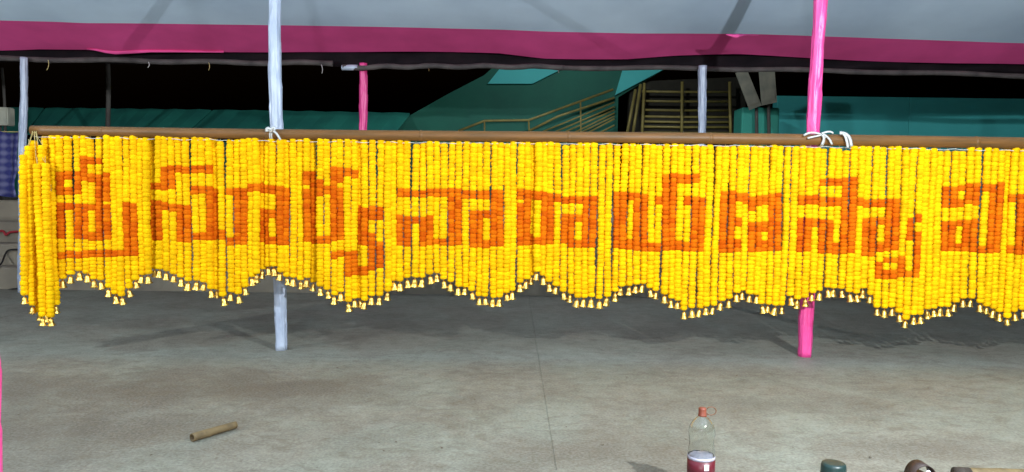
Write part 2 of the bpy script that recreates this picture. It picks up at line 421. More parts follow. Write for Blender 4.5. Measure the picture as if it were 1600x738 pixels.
pole('wrapped_pole', ((1096, 470), (1098, 104)), BACK - 0.08, 0.044, 'white_satin', 'bluish white pole in front of the barred stair gate', 'cloth wound tent poles', top_z=at(1098, 103, BACK - 0.08).z, seed=13)
pole('wrapped_pole', ((-15, 738), (-34, 500)), 2.52, 0.042, 'pink_satin', 'sliver of a near pink pole at the floor on the left edge', 'cloth wound tent poles', top_z=2.9, seed=14)

def rough_pole(name, pts_px, Y, rad, m_, label, seed):
    rnd = random.Random(seed); P = [at(x, y, Y) for x, y in pts_px]
    pts = []; rr = []
    N = 40
    for i in range(N + 1):
        t = i / N * (len(P) - 1); k = min(int(t), len(P) - 2)
        p = P[k].lerp(P[k+1], t - k); p.z += 0.008 * math.sin(i * 0.7 + seed); pts.append(p)
        rr.append(rad * (1 + 0.10 * math.sin(i * 1.9 + seed) * rnd.random()))
    bm = bmesh.new(); tube(bm, pts, rr, 12)
    o = obj(name, bm, m_, origin=P[0]); return tag(o, label, 'pole', 'rough poles under the canopy edge')
rough_pole('cross_pole', ((-260, 88), (0, 92), (200, 95), (370, 98), (520, 99)), BACK + 0.02, 0.030, 'rawpole', 'dim cross pole under the canopy edge behind the white pole', 1)
rough_pole('cross_pole', ((536, 106), (640, 104), (760, 104), (880, 105)), BACK - 0.17, 0.028, 'rawpole', 'pale barked cross pole with a cut end beside the pink pole', 2)
bm = bmesh.new(); a_ = at(536, 106, BACK - 0.17); tube(bm, [a_ + Vector((-0.012, 0, 0)), a_ + Vector((0.10, 0, 0.003)), a_ + Vector((0.16, 0, 0.004))], [0.029, 0.031, 0.0285], 12)
cp_ = bpy.data.objects['cross_pole.001']; obj('peeled_end', bm, 'white_satin', cp_, origin=a_)
rough_pole('cross_pole', ((870, 106), (1100, 107), (1350, 112), (1620, 119), (1900, 124)), BACK + 0.02, 0.028, 'rawpole', 'dark cross pole under the canopy edge above the turquoise wall', 3)

for k, (x, y, l_) in enumerate(((75, 94, 16), (232, 97, 9), (326, 98, 12), (502, 101, 14), (668, 106, 5), (870, 106, 8))):
    bm = bmesh.new(); tube(bm, bez(at(x, y, BACK - 0.05), at(x + 3, y + l_ * 0.5, BACK - 0.06), at(x - 2 + k, y + l_, BACK - 0.06), 8), 0.0035, 5)
    o = obj('string_end', bm, 'tie' if k % 2 else 'thread', origin=at(x, y, BACK - 0.05)); tag(o, 'loose string end dangling from the cross pole, %s from left' % ['first', 'second', 'third', 'fourth', 'fifth', 'sixth'][k], 'string', 'loose string ends on the cross poles')
# ------------------------------------------------------------------ bamboo rail, cord and ties
GY = 5.22                                 # plane of the garlands
bam_pts = []; bam_r = []
BX0, BX1 = at(50, 204, GY).x, 4.9
N = 90
node_at = [0.06, 0.20, 0.33, 0.455, 0.575, 0.69, 0.80, 0.905]
def bam_z(X):
    px = 800 + X * F / GY
    return at(px, 204.5 + (px - 50) * 0.0122, GY).z + 0.004 * math.sin(X * 1.1)
rail = empty('bamboo_rail', (BX0, GY, bam_z(BX0)))
tag(rail, 'long brown bamboo rail carrying the marigold garlands', 'bamboo pole')
for i in range(N + 1):
    t = i / N; X = BX0 + (BX1 - BX0) * t
    bam_pts.append((X, GY, bam_z(X))); bam_r.append(0.034 + 0.009 * t)
bm = bmesh.new(); tube(bm, bam_pts, bam_r, 20); obj('culm', bm, 'bamboo', rail, origin=(BX0, GY, bam_z(BX0)))
for t in node_at:
    X = BX0 + (BX1 - BX0) * t; r_ = 0.034 + 0.009 * t
    bm = bmesh.new()
    tube(bm, [(X + dx, GY, bam_z(X)) for dx in (-0.012, -0.004, 0.004, 0.012)], [r_ * 1.002, r_ * 1.07, r_ * 1.07, r_ * 1.002], 20, False)
    obj('node_ring', bm, 'bamboo', rail, origin=(X, GY, bam_z(X)))
cp = []
for i in range(241):
    X = BX0 + 0.02 + (BX1 - BX0 - 0.04) * i / 240
    r_ = 0.034 + 0.009 * i / 240
    cp.append((X, GY - 0.012 + 0.004 * math.sin(i), bam_z(X) - r_ - 0.008 - 0.006 * abs(math.sin(i * 0.35)) - 0.003 * math.sin(i * 1.7)))
bm = bmesh.new(); tube(bm, cp, 0.0022, 6)
cord = obj('carrying_cord', bm, 'tie', origin=(BX0, GY, bam_z(BX0) - 0.05)); tag(cord, 'thin pale cord strung along the underside of the bamboo rail', 'cord')

def ribbon(bm, pts, width, up=(0, 0, 1), thick=0.002):
    pts = [Vector(p) for p in pts]; n = len(pts); up = Vector(up); L = []
    for i, p in enumerate(pts):
        t = (pts[min(i+1, n-1)] - pts[max(i-1, 0)]).normalized()
        s = t.cross(Vector((0, -1, 0.2))).normalized() * width / 2
        nn = t.cross(s).normalized() * thick
        L.append([bm.verts.new(p - s), bm.verts.new(p + nn), bm.verts.new(p + s), bm.verts.new(p - nn)])
    for a, b in zip(L, L[1:]):
        for k in range(4): bm.faces.new((a[k], a[(k+1) % 4], b[(k+1) % 4], b[k]))
    bm.faces.new(L[0]); bm.faces.new(L[-1][::-1])
def tie_wrap(px, tails, label, m_='tie'):
    c = at(px, 204.5 + (px - 50) * 0.0122, GY); r_ = 0.034 + 0.009 * (c.x - BX0) / (BX1 - BX0) + 0.004
    root = empty('cloth_tie', c); tag(root, label, 'tie', 'white cloth ties on the bamboo')
    bm = bmesh.new()                                  # the band round the bamboo
    for k in range(2):
        pts = [(c.x + 0.006 * math.sin(a) + 0.012 * (k - 0.5), c.y - math.cos(a) * r_, c.z + math.sin(a) * r_) for a in [i * 2 * math.pi / 18 for i in range(19)]]
        tube(bm, pts, 0.0045, 6, True)
    obj('band', bm, m_, root, origin=c)
    bm = bmesh.new()
    bmesh.ops.create_uvsphere(bm, u_segments=10, v_segments=7, radius=0.016)
    for v in bm.verts: v.co = Vector((v.co.x * 1.2, v.co.y * 0.8, v.co.z)) + c + Vector((0, -r_ - 0.008, r_ * 0.55))
    obj('knot', bm, m_, root, origin=c)
    for tl, wd in tails:
        bm = bmesh.new()
        P = [at(x, y, GY - r_ - 0.02) for x, y in tl]
        ribbon(bm, bez(*P), wd); obj('tail', bm, m_, root, origin=c)
tie_wrap(426, [(((424, 203), (415, 197), (417, 206)), 0.022), (((427, 205), (433, 208), (438, 219)), 0.016), (((424, 202), (430, 196), (428, 204)), 0.02)], 'small white cloth knot tying the bamboo to the white pole')
tie_wrap(1283, [(((1283, 210), (1266, 204), (1256, 212)), 0.015), (((1284, 209), (1298, 203), (1302, 209)), 0.015), (((1284, 211), (1276, 213), (1262, 216)), 0.014), (((1285, 211), (1290, 216), (1284, 226)), 0.016), (((1286, 210), (1296, 214), (1300, 226)), 0.016)], 'white cloth bow tying the bamboo to the bright pink pole')
# loop to the side of the bow
c = at(1323, 219, GY); root = empty('cloth_tie', c); tag(root, 'white cloth loop folded over the bamboo beside the bow', 'tie', 'white cloth ties on the bamboo')
bm = bmesh.new(); ribbon(bm, bez(at(1312, 208, GY - 0.05), at(1330, 207, GY - 0.055), at(1330, 229, GY - 0.06), 12), 0.026); obj('band', bm, 'tie', root, origin=c)
bm = bmesh.new(); ribbon(bm, bez(at(1317, 209, GY - 0.066), at(1323, 212, GY - 0.066), at(1325, 231, GY - 0.068), 12), 0.020); obj('tail', bm, 'tie', root, origin=c)

# ------------------------------------------------------------------ marigold garlands
# x of the strand (photo pixels at mid height), top, bottom of the flowers, orange stretches, 1 = hangs a little behind
S = [
(74,213,474,[],1),
(84,212,434,[(317,373),(394,405)],0),(95,212,435,[(269,305),(317,373),(394,405)],0),(109,214,429,[(268,281),(293,305),(318,328),(392,403)],0),
(121.5,212,423,[(268,304),(318,373),(393,404)],0),(133,212,427,[(244,283),(319,374),(391,403)],0),(144,217,436,[(246,257),(272,285),(320,329),(363,376),(391,402)],0),
(155,215,437,[(248,257),(273,376),(391,402)],0),(167,212,449,[(270,315),(320,374),(390,402)],0),(178.5,215,459,[(391,401)],0),(187.5,214,462,[(391,401)],0),
(197.5,213,450,[(316,400)],0),(209,212,437,[(318,400)],0),
(219.5,217,429,[],0),(229.5,216,428,[],0),
(239,215,419,[(287,296),(313,376)],1),(248.5,212,420,[(286,297),(314,376)],0),(259,212,423,[(261,298),(316,329)],0),(270.5,212,428,[(259,296),(319,331)],0),
(281.5,212,433,[(259,270),(320,378)],0),(293,215,439,[(261,272),(321,379)],0),(305.5,212,438,[(259,271),(291,304),(364,375)],0),(317,214,441,[(259,271),(291,303),(363,375)],0),
(327.5,215,451,[(258,272),(291,376)],0),(337,217,452,[(295,375)],1),(347,222,462,[(359,375)],0),
(360,219,456,[(295,305),(371,384)],0),(371,219,459,[(294,382)],0),(382,218,448,[(294,383)],0),
(391.5,216,432,[(288,300)],0),(400.5,214,427,[(287,299)],0),(410,216,420,[(286,302),(326,378)],1),(418.5,215,416,[(289,302),(327,382)],1),(426.5,217,416,[(290,304),(328,341),(370,382)],0),
(437,219,425,[(291,383)],0),(447.5,219,432,[(294,383)],0),(459,217,433,[],0),(469.5,216,437,[],0),
(480,216,434,[(268,289),(296,378)],0),(490,216,441,[(268,381)],1),(500.5,216,447,[(281,307),(369,381)],0),(511,216,452,[(290.5,304),(368,381)],0),
(522,216,461,[(261,377),(393,405)],0),(533,217,456,[(262,286),(294,375),(391,401)],0),(543.5,216,471,[(263,276),(393,432)],0),(553.5,216,466,[(266,279),(392,430)],0),
(562,220,465,[(321,382),(415,430)],1),(570,219,469,[(325,384),(416,430)],0),(582,219,462,[(322,344),(364,423)],0),(594,219,462,[(323,344),(378,419)],0),
(605.5,222,455,[],0),(615,221,438,[],0),
(625,219,439,[(294,308),(336,384)],0),(637,221,434,[(295,308),(338,385)],0),(649,226,433,[(298,308),(339,350)],0),(660,224,433,[(298,309),(339,385)],0),
(671.5,222,428,[(295,307),(337,383)],0),(683,222,426,[(295,308),(373,382)],0),(694.5,225,436,[(295,308),(373,384)],0),(706,223,440,[(294.5,384)],0),(717,222,447,[(295,383)],0),
(728.5,222,448,[(298,311)],0),(740,224,454,[(298,311),(329,387)],0),(749.5,224,462,[(298,311),(329,387)],0),
(760.5,223,463,[(298,312),(329,341),(375,388)],0),(772,222,465,[(297,385)],0),(782,224,464,[(297,385)],0),
(793,225,457,[],0),(802.5,222,454,[],0),
(813,223,441,[(295,312),(318,384)],0),(824,223,436,[(297,383)],0),(831.5,223,430,[(298,312),(365,383)],1),(840.5,223,424,[(299,313),(371,382)],0),(851,223,430,[(300,383)],0),
(860.5,223,440,[(302,382)],0),(871,224,446,[(303,316)],0),(882.5,228,455,[(308,319),(334,381)],0),(894,226,458,[(307,318),(335,387)],0),(904.5,224,465,[(307,319),(335,347),(375,387)],0),
(915,224,465,[(307,387)],0),(926,224,464,[(307,387)],0),
(938.5,227,467,[],0),(950.5,225,463,[],0),
(964,226,455,[(300,388)],0),(974,225,447,[(300,389)],0),(985.5,225,446,[(301,313),(374,390)],0),(996.5,227,444,[(302,392)],0),(1007.5,225,443,[(304,393)],0),
(1018.5,227,450,[(379,393)],0),(1029.5,228,454,[(307,320),(380,393)],0),(1041,226,459,[(273,392)],0),(1052,225,466,[(271,391)],0),
(1062.5,226,469,[(272,287),(376,391)],0),(1074,228,484,[(273,287),(307,321),(378,393)],0),(1085.5,227,481,[(272,286),(308,393)],0),(1097,229,481,[(309,393)],0),
(1107.5,227,478,[],0),(1120,229,477,[],0),
(1132,229,470,[(299,395)],0),(1143,229,466,[(298,395)],0),(1154,228,457,[(302,315),(340,354),(374,394)],0),(1164.5,228,454,[(302,319)],0),(1175,229,459,[(308,330),(348,394)],0),
(1187,229,460,[(306,322),(347,394)],0),(1196,230,475,[(305,320),(346,362),(376,393)],0),(1205.5,227,475,[(303,392)],0),(1216.5,229,477,[(302,392)],0),
(1228,229,477,[],0),(1240,230,462,[],0),
(1252,229,467,[(306,321),(340,394)],0),(1263,232,465,[(306,320),(341,393)],0),(1274,232,457,[(305,320),(342,355)],0),(1285.5,233,454,[(280,291),(308,323),(343,396)],0),
(1297.5,232,449,[(279,291),(308,323),(344,396)],0),(1309,233,450,[(280,291),(309,322),(379,398)],0),(1320.5,236,451,[(278,397)],0),(1332,229,456,[(277,396)],0),
(1343,229,458,[(309,322)],0),(1354.5,230,450,[(312,325),(341,400)],0),(1366,229,460,[(312,324),(340,401)],0),(1378,231,480,[(311,324),(340,351),(378,394),(409,436)],0),
(1389.5,229,481,[(311,393),(403,411),(422,437)],0),(1401,229,480,[(311,391),(403,411),(421,436)],0),(1413,231,488,[(400,433)],0),(1424,232,499,[(341,376),(423,433)],0),(1436,231,492,[(335,348),(362,434)],0),
(1446,235,491,[],0),(1456,233,483,[],0),(1466,237,482,[],0),
(1477,237,479,[(292,325),(346,393)],0),(1488.5,237,479,[(292,325),(346,393)],0),(1500.5,237,472,[(290,299),(312,324),(344,354),(381,393)],0),(1512.5,230,466,[(287,319),(344,393)],0),
(1524,230,466,[(286,321),(342,394)],0),(1538.5,231,473,[(288,299),(385,396)],0),(1551,232,478,[(288,396)],0),(1562,236,482,[(285,395)],0),
(1571.5,232,487,[],1),(1583,231,496,[(304,316),(384,396)],0),(1595,231,487,[(304,398)],0),(1606.5,232,484,[(304,398)],0),(1618,232,478,[],0),(1630,233,472,[],0),(1641.5,232,468,[],0),(1653,233,471,[],0),(1664.5,232,477,[],0),(1676,234,482,[],0),(1687.5,233,488,[],0),(1699,233,493,[],0),(1710.5,234,496,[],0),(1722,234,490,[],0),(1733.5,234,484,[],0),(1745,235,478,[],0),(1756.5,235,474,[],0),(1768,235,478,[],0),
]
BUNDLE = [  # photo pixels of the loose strands at the end of the bamboo, x top, x bottom, y distance nearer
(36,243,38,461,-0.075),(45,229,51,477,-0.045),(54,221,62,487,0.0),(58,257,67,494,-0.085),(66,228,73,488,-0.03),(71,256,79,495,-0.075),(80,300,87,476,-0.03),
]
def flower_mesh(seed, m_):
    rnd = random.Random(seed); bm = bmesh.new()
    seg, rings = 18, 8; L = []
    ph = [rnd.uniform(0, 6.28) for _ in range(6)]
    for j in range(rings + 1):
        v = -math.pi / 2 + math.pi * j / rings
        cr = abs(math.cos(v)) ** 0.52; cz = math.copysign(abs(math.sin(v)) ** 0.9, math.sin(v))
        if j in (0, rings): L.append([bm.verts.new((0, 0, cz * 0.0165))]); continue
        rg = []
        for k in range(seg):
            a = 2 * math.pi * (k + 0.5 * (j % 2)) / seg
            ruf = 1 + 0.05 * math.sin(5 * a + ph[j % 6]) + 0.045 * (1 if (k + j) % 2 else -1) + rnd.uniform(-0.08, 0.08)
            r_ = 0.0261 * cr * ruf
            rg.append(bm.verts.new((r_ * math.cos(a), r_ * math.sin(a), cz * 0.0180 * (1 + rnd.uniform(-0.08, 0.08)))))
        L.append(rg)
    for a, b in zip(L, L[1:]):
        for k in range(seg):
            k2 = (k + 1) % seg
            if len(a) == 1: bm.faces.new((a[0], b[k2], b[k]))
            elif len(b) == 1: bm.faces.new((a[k], a[k2], b[0]))
            else: bm.faces.new((a[k], a[k2], b[k2], b[k]))
    bmesh.ops.recalc_face_normals(bm, faces=bm.faces)
    me = bpy.data.meshes.new('marigold'); bm.to_mesh(me); bm.free()
    me.polygons.foreach_set('use_smooth', [True] * len(me.polygons))
    me.materials.append(M[m_]); return me
FY_ = [flower_mesh(i, 'yellow') for i in range(5)]
FO_ = [flower_mesh(i + 20, 'orange') for i in range(5)]
bm = bmesh.new()
lathe(bm, [(0.0, 0.0), (0.003, -0.001), (0.0035, -0.006), (0.009, -0.008), (0.0125, -0.014), (0.0135, -0.026), (0.0155, -0.036), (0.0205, -0.043), (0.021, -0.046), (0.0185, -0.0465), (0.013, -0.036), (0.0105, -0.020), (0.0, -0.012)], 14)
bmesh.ops.create_uvsphere(bm, u_segments=8, v_segments=6, radius=0.0055, matrix=Matrix.Translation((0, 0, -0.047)))
bmesh.ops.recalc_face_normals(bm, faces=bm.faces)
BELL = bpy.data.meshes.new('bell'); bm.to_mesh(BELL); bm.free()
BELL.polygons.foreach_set('use_smooth', [True] * len(BELL.polygons)); BELL.materials.append(M['gold'])
bm = bmesh.new(); tube(bm, [(0, 0, 0), (0, 0, -1)], 0.0012, 5)
THREAD = bpy.data.meshes.new('thread'); bm.to_mesh(THREAD); bm.free(); THREAD.materials.append(M['thread'])

ORD = ['zeroth','first','second','third','fourth','fifth','sixth','seventh','eighth','ninth','tenth','eleventh','twelfth','thirteenth','fourteenth','fifteenth','sixteenth','seventeenth','eighteenth','nineteenth','twentieth','twenty-first','twenty-second','twenty-third']
NUM = ['no','one','two','three','four','five']
rg = random.Random(31)
def build_strand(label, top, bot, bands, hang, Yp, loop=True):
    """top and bot: world points of the flower column; bands: world z stretches of orange"""
    root = empty('marigold_strand', top); tag(root, label, 'garland', 'marigold strands hanging from the bamboo')
    H = top.z - bot.z
    t = bpy.data.objects.new('thread', THREAD); col.objects.link(t); t.parent = root
    lean = (bot - top)
    up_ = hang - top.z
    t.location = (0, 0, up_); t.scale = (1, 1, H + up_ + 0.012)
    t.rotation_euler = (0, -math.atan2(lean.x, H), 0) if abs(lean.x) > 1e-4 else (0, 0, 0)
    # flowers: edges between colours are kept, the spacing inside a stretch varies a little
    z = top.z; cuts = sorted([top.z] + [b for bb in bands for b in bb] + [bot.z], reverse=True)
    sc_ = rg.uniform(0.95, 1.06); pitch0 = rg.uniform(0.0270, 0.0335)
    ph1, ph2 = rg.uniform(0, 6.3), rg.uniform(0, 6.3)
    for za, zb in zip(cuts, cuts[1:]):
        if za - zb < 0.008: continue
        mid = (za + zb) / 2
        org = any(lo <= mid <= hi for hi, lo in bands)
        n = max(1, round((za - zb) / pitch0)); st = (za - zb) / n
        for i in range(n):
            zz = za - st * (i + 0.5)
            f = bpy.data.objects.new('marigold', rg.choice(FO_ if org else FY_)); col.objects.link(f); f.parent = root
            u = (top.z - zz) / H
            f.location = (lean.x * u + 0.0032 * math.sin(7 * u + ph1) + rg.uniform(-0.002, 0.002), lean.y * u + 0.003 * math.sin(6 * u + ph2) + rg.uniform(-0.002, 0.002), zz - top.z)
            s = sc_ * rg.uniform(0.93, 1.07)
            f.scale = (s, s, st / 0.0305 * rg.uniform(1.02, 1.22))
            f.rotation_euler = (rg.uniform(-0.13, 0.13), rg.uniform(-0.13, 0.13), rg.uniform(0, 6.28))
    b = bpy.data.objects.new('bell', BELL); col.objects.link(b); b.parent = root
    b.location = (lean.x, lean.y, -H - 0.004 - rg.uniform(0, 0.006)); b.rotation_euler = (rg.uniform(-0.2, 0.2), rg.uniform(-0.2, 0.2), rg.uniform(0, 6.28))
    k = rg.uniform(1.15, 1.38); b.scale = (k, k, k)
    return root
# letters: stretches of strands that carry orange
letters = []; i = 0
runs = [(1, 12), (15, 35), (38, 49), (52, 66), (69, 80), (83, 95), (98, 106), (109, 125), (129, 140)]
def strand_label(i):
    n = len(S[i][3]); what = 'all-yellow marigold strand' if n == 0 else 'yellow marigold strand with %s orange band%s' % (NUM[n], '' if n == 1 else 's')
    for k, (a, b) in enumerate(runs):
        if a <= i <= b: return '%s, %s across the %s orange letter from left' % (what, ORD[i - a + 1], ORD[k + 1])
        if i < a:
            if k == 0: return 'all-yellow marigold strand just before the first orange letter, beside the loose bundle'
            p = runs[k-1][1]
            return '%s, %s of %s between the %s and %s orange letters' % (what, ORD[i - p], NUM[a - p - 1], ORD[k], ORD[k + 1])
    return '%s, %s past the last orange letter at right' % (what, ORD[i - runs[-1][1]])
for i, (px, yt, yb, bands, back) in enumerate(S):
    Yp = GY + (0.035 if back else 0.0) + rg.uniform(-0.006, 0.006) + (0.008 if i % 2 else 0)
    X = at(px, 310, Yp).x
    top = at(px, yt, Yp); top.x = X + rg.uniform(-0.007, 0.007)
    bot = at(px, yb, Yp); bot.x = X + rg.uniform(-0.005, 0.005)
    wb = [(at(px, a, Yp).z, at(px, b, Yp).z) for a, b in bands]
    hang = bam_z(X) - 0.034
    build_strand(strand_label(i), top, bot, wb, max(hang, top.z + 0.002), Yp)
for i, (xa, ya, xb, yb, dy) in enumerate(BUNDLE):
    top = at(xa, ya, GY + dy); bot = at(xb, yb, GY + dy)
    build_strand('yellow marigold strand, %s from left in the loose bundle at the bamboo end' % ORD[i + 1], top, bot, [], top.z + 0.05, GY + dy)
# threads that gather the bundle on the bamboo end
c = at(50, 205, GY); bm = bmesh.new()
for k, (xa, ya, xb, yb, dy) in enumerate(BUNDLE):
    tube(bm, bez(at(xa, ya, GY + dy) + Vector((0, 0, 0.01)), at((xa + 52) / 2, ya - 12, GY - 0.02), at(51 + k, 205 + k % 3, GY - 0.037), 6), 0.0016, 5)
o = obj('bundle_thread', bm, 'thread', origin=c); tag(o, 'thin threads gathering the loose garland bundle onto the bamboo end', 'thread')

# ------------------------------------------------------------------ things behind the tent
BY = 14.0
def P(x, y, Y=BY): return at(x, y, Y)
roof = empty('green_sheet_roof', P(300, 185, 13.0)); tag(roof, 'long low dark green sheet roof beyond the steps', 'roof')
def sheet(poly_px):                       # sloping sheet: lower edge nearer than the upper one
    (xa, ya), (xb, yb), (xc, yc), (xd, yd) = poly_px          # top-left, top-right, bottom-right, bottom-left
    bm = bmesh.new()
    q = [at(xa, ya, 14.0), at(xb, yb, 14.0), at(xc, yc, 12.6), at(xd, yd, 12.6)]
    nx = 14; g = []
    for i in range(nx + 1):
        t = i / nx; a = q[0].lerp(q[1], t); b = q[3].lerp(q[2], t); h = 0.012 if i % 2 else 0.0
        g.append([bm.verts.new(a + Vector((0, -h, h))), bm.verts.new(b + Vector((0, -h, h))), bm.verts.new(b + Vector((0, 0.03, -0.03))), bm.verts.new(a + Vector((0, 0.03, -0.03)))])
    for a, b in zip(g, g[1:]):
        for s in range(4): bm.faces.new((a[s], b[s], b[(s+1) % 4], a[(s+1) % 4]))
    bm.faces.new(g[0]); bm.faces.new(g[-1][::-1])
    return bm
for pl in (((-160, 167), (68, 169), (40, 208), (-230, 206)), ((71, 169), (330, 172), (285, 211), (42, 208)), ((333, 172), (640, 177), (610, 214), (290, 211))):
    obj('roof_sheet', sheet(pl), 'green', roof, smooth=False, origin=P(pl[0][0], pl[0][1]))
bm = bmesh.new()
a, b = at(-220, 207, 12.62), at(612, 215, 12.62)
box(bm, (a.x, 12.7, 0.9), (b.x, 14.2, a.z - 0.08)); obj('under_wall', bm, 'deepgreen', roof, smooth=False, origin=P(300, 185, 13.0))

stair = empty('stair_block', P(850, 205)); tag(stair, 'dark green stair block with railings seen above the bamboo', 'staircase')
obj('stair_wall', slab([P(x, y) for x, y in ((606, 330), (606, 200), (700, 147), (756, 118), (772, 104), (1046, 104), (966, 152), (962, 330))], 0.35), 'deepgreen', stair, smooth=False, origin=P(850, 205))
obj('light_panel', slab([P(x, y, BY - 0.06) for x, y in ((762, 131), (782, 106), (882, 106), (832, 131))], 0.05), 'turq', stair, smooth=False, origin=P(850, 205))
obj('light_panel', slab([P(x, y, BY - 0.06) for x, y in ((961, 149), (974, 106), (1042, 106))], 0.05), 'turq', stair, smooth=False, origin=P(850, 205))
rails = [[(716, 205), (757, 189), (826, 188), (958, 140)], [(826, 205), (872, 182), (960, 153)], [(868, 206), (960, 167)], [(898, 207), (960, 177)], [(918, 208), (960, 186)], [(936, 208), (960, 196)], [(848, 206), (960, 160)], [(884, 206), (960, 172)], [(908, 207), (960, 182)], [(757, 189), (757, 230)], [(826, 188), (828, 230)], [(907, 160), (908, 230)]]
for k, r_ in enumerate(rails):
    bm = bmesh.new(); tube(bm, [P(x, y, BY - 0.35) for x, y in r_], 0.022 if k < 2 else 0.015, 8)
    obj('rail' if k < 9 else 'rail_post', bm, 'rail', stair, smooth=True, origin=P(850, 205))
gate = empty('barred_gate', P(1050, 205)); tag(gate, 'dim gate of horizontal ochre bars behind the bluish white pole', 'gate')
obj('opening', slab([P(x, y, BY + 0.1) for x, y in ((975, 330), (985, 128), (1165, 120), (1165, 330))], 0.2), 'darkdoor', gate, smooth=False, origin=P(1050, 205))
for y in (143, 158, 172, 182, 190, 198, 207):
    bm = bmesh.new(); tube(bm, [P(1003, y, BY - 0.1), P(1060, y + 1, BY - 0.1), P(1140, y + 1, BY - 0.1)], 0.022, 8)
    obj('bar', bm, 'rail', gate, origin=P(1050, 205))
for r_ in ([(1001, 132), (985, 235)], [(1007, 130), (1002, 235)], [(993, 140), (975, 235)], [(1066, 128), (1065, 235)], [(1140, 128), (1142, 235)]):
    bm = bmesh.new(); tube(bm, [P(x, y, BY - 0.16) for x, y in r_], 0.028, 8); obj('gate_post', bm, 'rail', gate, origin=P(1050, 205))
for nm, pl, lb in (('notice_board', ((1150, 114), (1166, 106), (1190, 165), (1172, 172)), 'grey notice board tilted to the left beside its straighter twin'), ('notice_board', ((1186, 103), (1210, 103), (1214, 160), (1191, 165)), 'grey upright notice board next to the tilted one')):
    rt = empty(nm, P(*pl[3], 12.8)); tag(rt, lb, 'board', 'grey notice boards near the turquoise wall')
    obj('panel', slab([P(x, y, 12.8) for x, y in pl], 0.04), 'board', rt, smooth=False, origin=P(*pl[3], 12.8))
    c_ = sum((P(x, y, 12.79) for x, y in pl), Vector()) / 4
    q = [c_ + (P(x, y, 12.79) - c_) * 0.8 for x, y in pl]; q2 = [q[0].lerp(q[3], 0.55), q[1].lerp(q[2], 0.55), q[2], q[3]]
    obj('sheet', slab(q2, 0.008), 'paper' if False else 'board', rt, smooth=False, origin=P(*pl[3], 12.8))
    bm = bmesh.new(); tube(bm, [P(pl[3][0] + 10, pl[3][1] - 3, 12.87), P(pl[3][0] + 12, 330, 12.87)], 0.03, 8); obj('post', bm, 'dimpole', rt, origin=P(*pl[3], 12.8))
bx = bmesh.new(); a, b = P(1160, 168, 13.2), P(1216, 240, 13.2); box(bx, (a.x, 13.2, 0.9), (b.x, 13.7, a.z))
bmesh.ops.bevel(bx, geom=bx.edges[:], offset=0.02, segments=1, affect='EDGES')
o = obj('green_cabinet', bx, 'green', smooth=False, origin=(a.x, 13.2, 0.9)); tag(o, 'dark green cabinet below the grey notice boards', 'cabinet')
wall = empty('turquoise_wall', P(1400, 205)); tag(wall, 'turquoise painted wall behind the garlands on the right', 'wall')
xs = [1213, 1420, 1640, 1900]
for xa, xb in zip(xs, xs[1:]):
    a, b = P(xa, 200), P(xb, 200)
    bx = bevbox((a.x + 0.004, BY, 0.0), (b.x - 0.004, BY + 0.25, P(1400, 152).z), 0.006, 1)
    obj('wall_panel', bx, 'turq', wall, smooth=False, origin=(a.x, BY, 0))
for (xa, ya, xb, yb, Y, rad, lb) in ((168, 92, 169, 240, 11.5, 0.035, 'dim thin post standing in the dark beyond the green roof'), (3, 106, 13, 240, 11.0, 0.02, 'thin slanting stick at the far left in the dark')):
    bm = bmesh.new(); p0, p1 = at(xa, ya, Y), at(xb, yb, Y); p1.z = 1.0
    tube(bm, [p0.lerp(p1, i / 8) + Vector((0.01 * math.sin(i), 0, 0)) for i in range(9)], rad, 10)
    o = obj('far_post', bm, 'dimpole', origin=p1); tag(o, lb, 'post')
# grey box and checked cloth on the steps at the left edge
a = at(12, 196, 9.6); b = at(-40, 167, 9.6)
rt = empty('grey_meter_box', (a.x, 9.6, 1.0)); tag(rt, 'small grey box on a post at the left edge', 'box')
obj('case', bevbox((b.x, 9.6, a.z), (a.x, 9.75, b.z), 0.012), 'board', rt, smooth=False, origin=(a.x, 9.6, 1.0))
obj('post', bevbox((b.x + 0.1, 9.77, 1.0), (b.x + 0.18, 9.85, b.z), 0.01), 'dimpole', rt, smooth=False, origin=(a.x, 9.6, 1.0))
bm = bmesh.new(); g = []
a0, a1 = at(-60, 205, 9.4), at(30, 205, 9.4)
for i in range(41):
    t = i / 40; X = a0.x + (a1.x - a0.x) * t; rr = []
    for j in range(15):
        s = j / 14
        rr.append(bm.verts.new((X + 0.02 * math.sin(j) * s, 9.4 - 0.05 * math.sin(t * 21) * (0.3 + s) - 0.06 * s, a0.z + (1.06 - a0.z) * s - 0.02 * math.sin(t * 9))))
    g.append(rr)
for u, v in zip(g, g[1:]):
    for j in range(14): bm.faces.new((u[j], v[j], v[j+1], u[j+1]))
rt = empty('hanging_cloth', (a0.x, 9.4, 1.06)); tag(rt, 'blue checked cloth hung over a line above the steps at left', 'cloth')
o = obj('sheet', bm, 'check', rt, origin=(a0.x, 9.4, 1.06)); o.modifiers.new('thickness', 'SOLIDIFY').thickness = 0.004
bm = bmesh.new(); tube(bm, [(a0.x - 1.2, 9.42, a0.z + 0.03), (a0.x, 9.42, a0.z), (a1.x + 0.02, 9.42, a0.z)], 0.006, 6); obj('line', bm, 'thread', rt, origin=(a0.x, 9.4, 1.06))
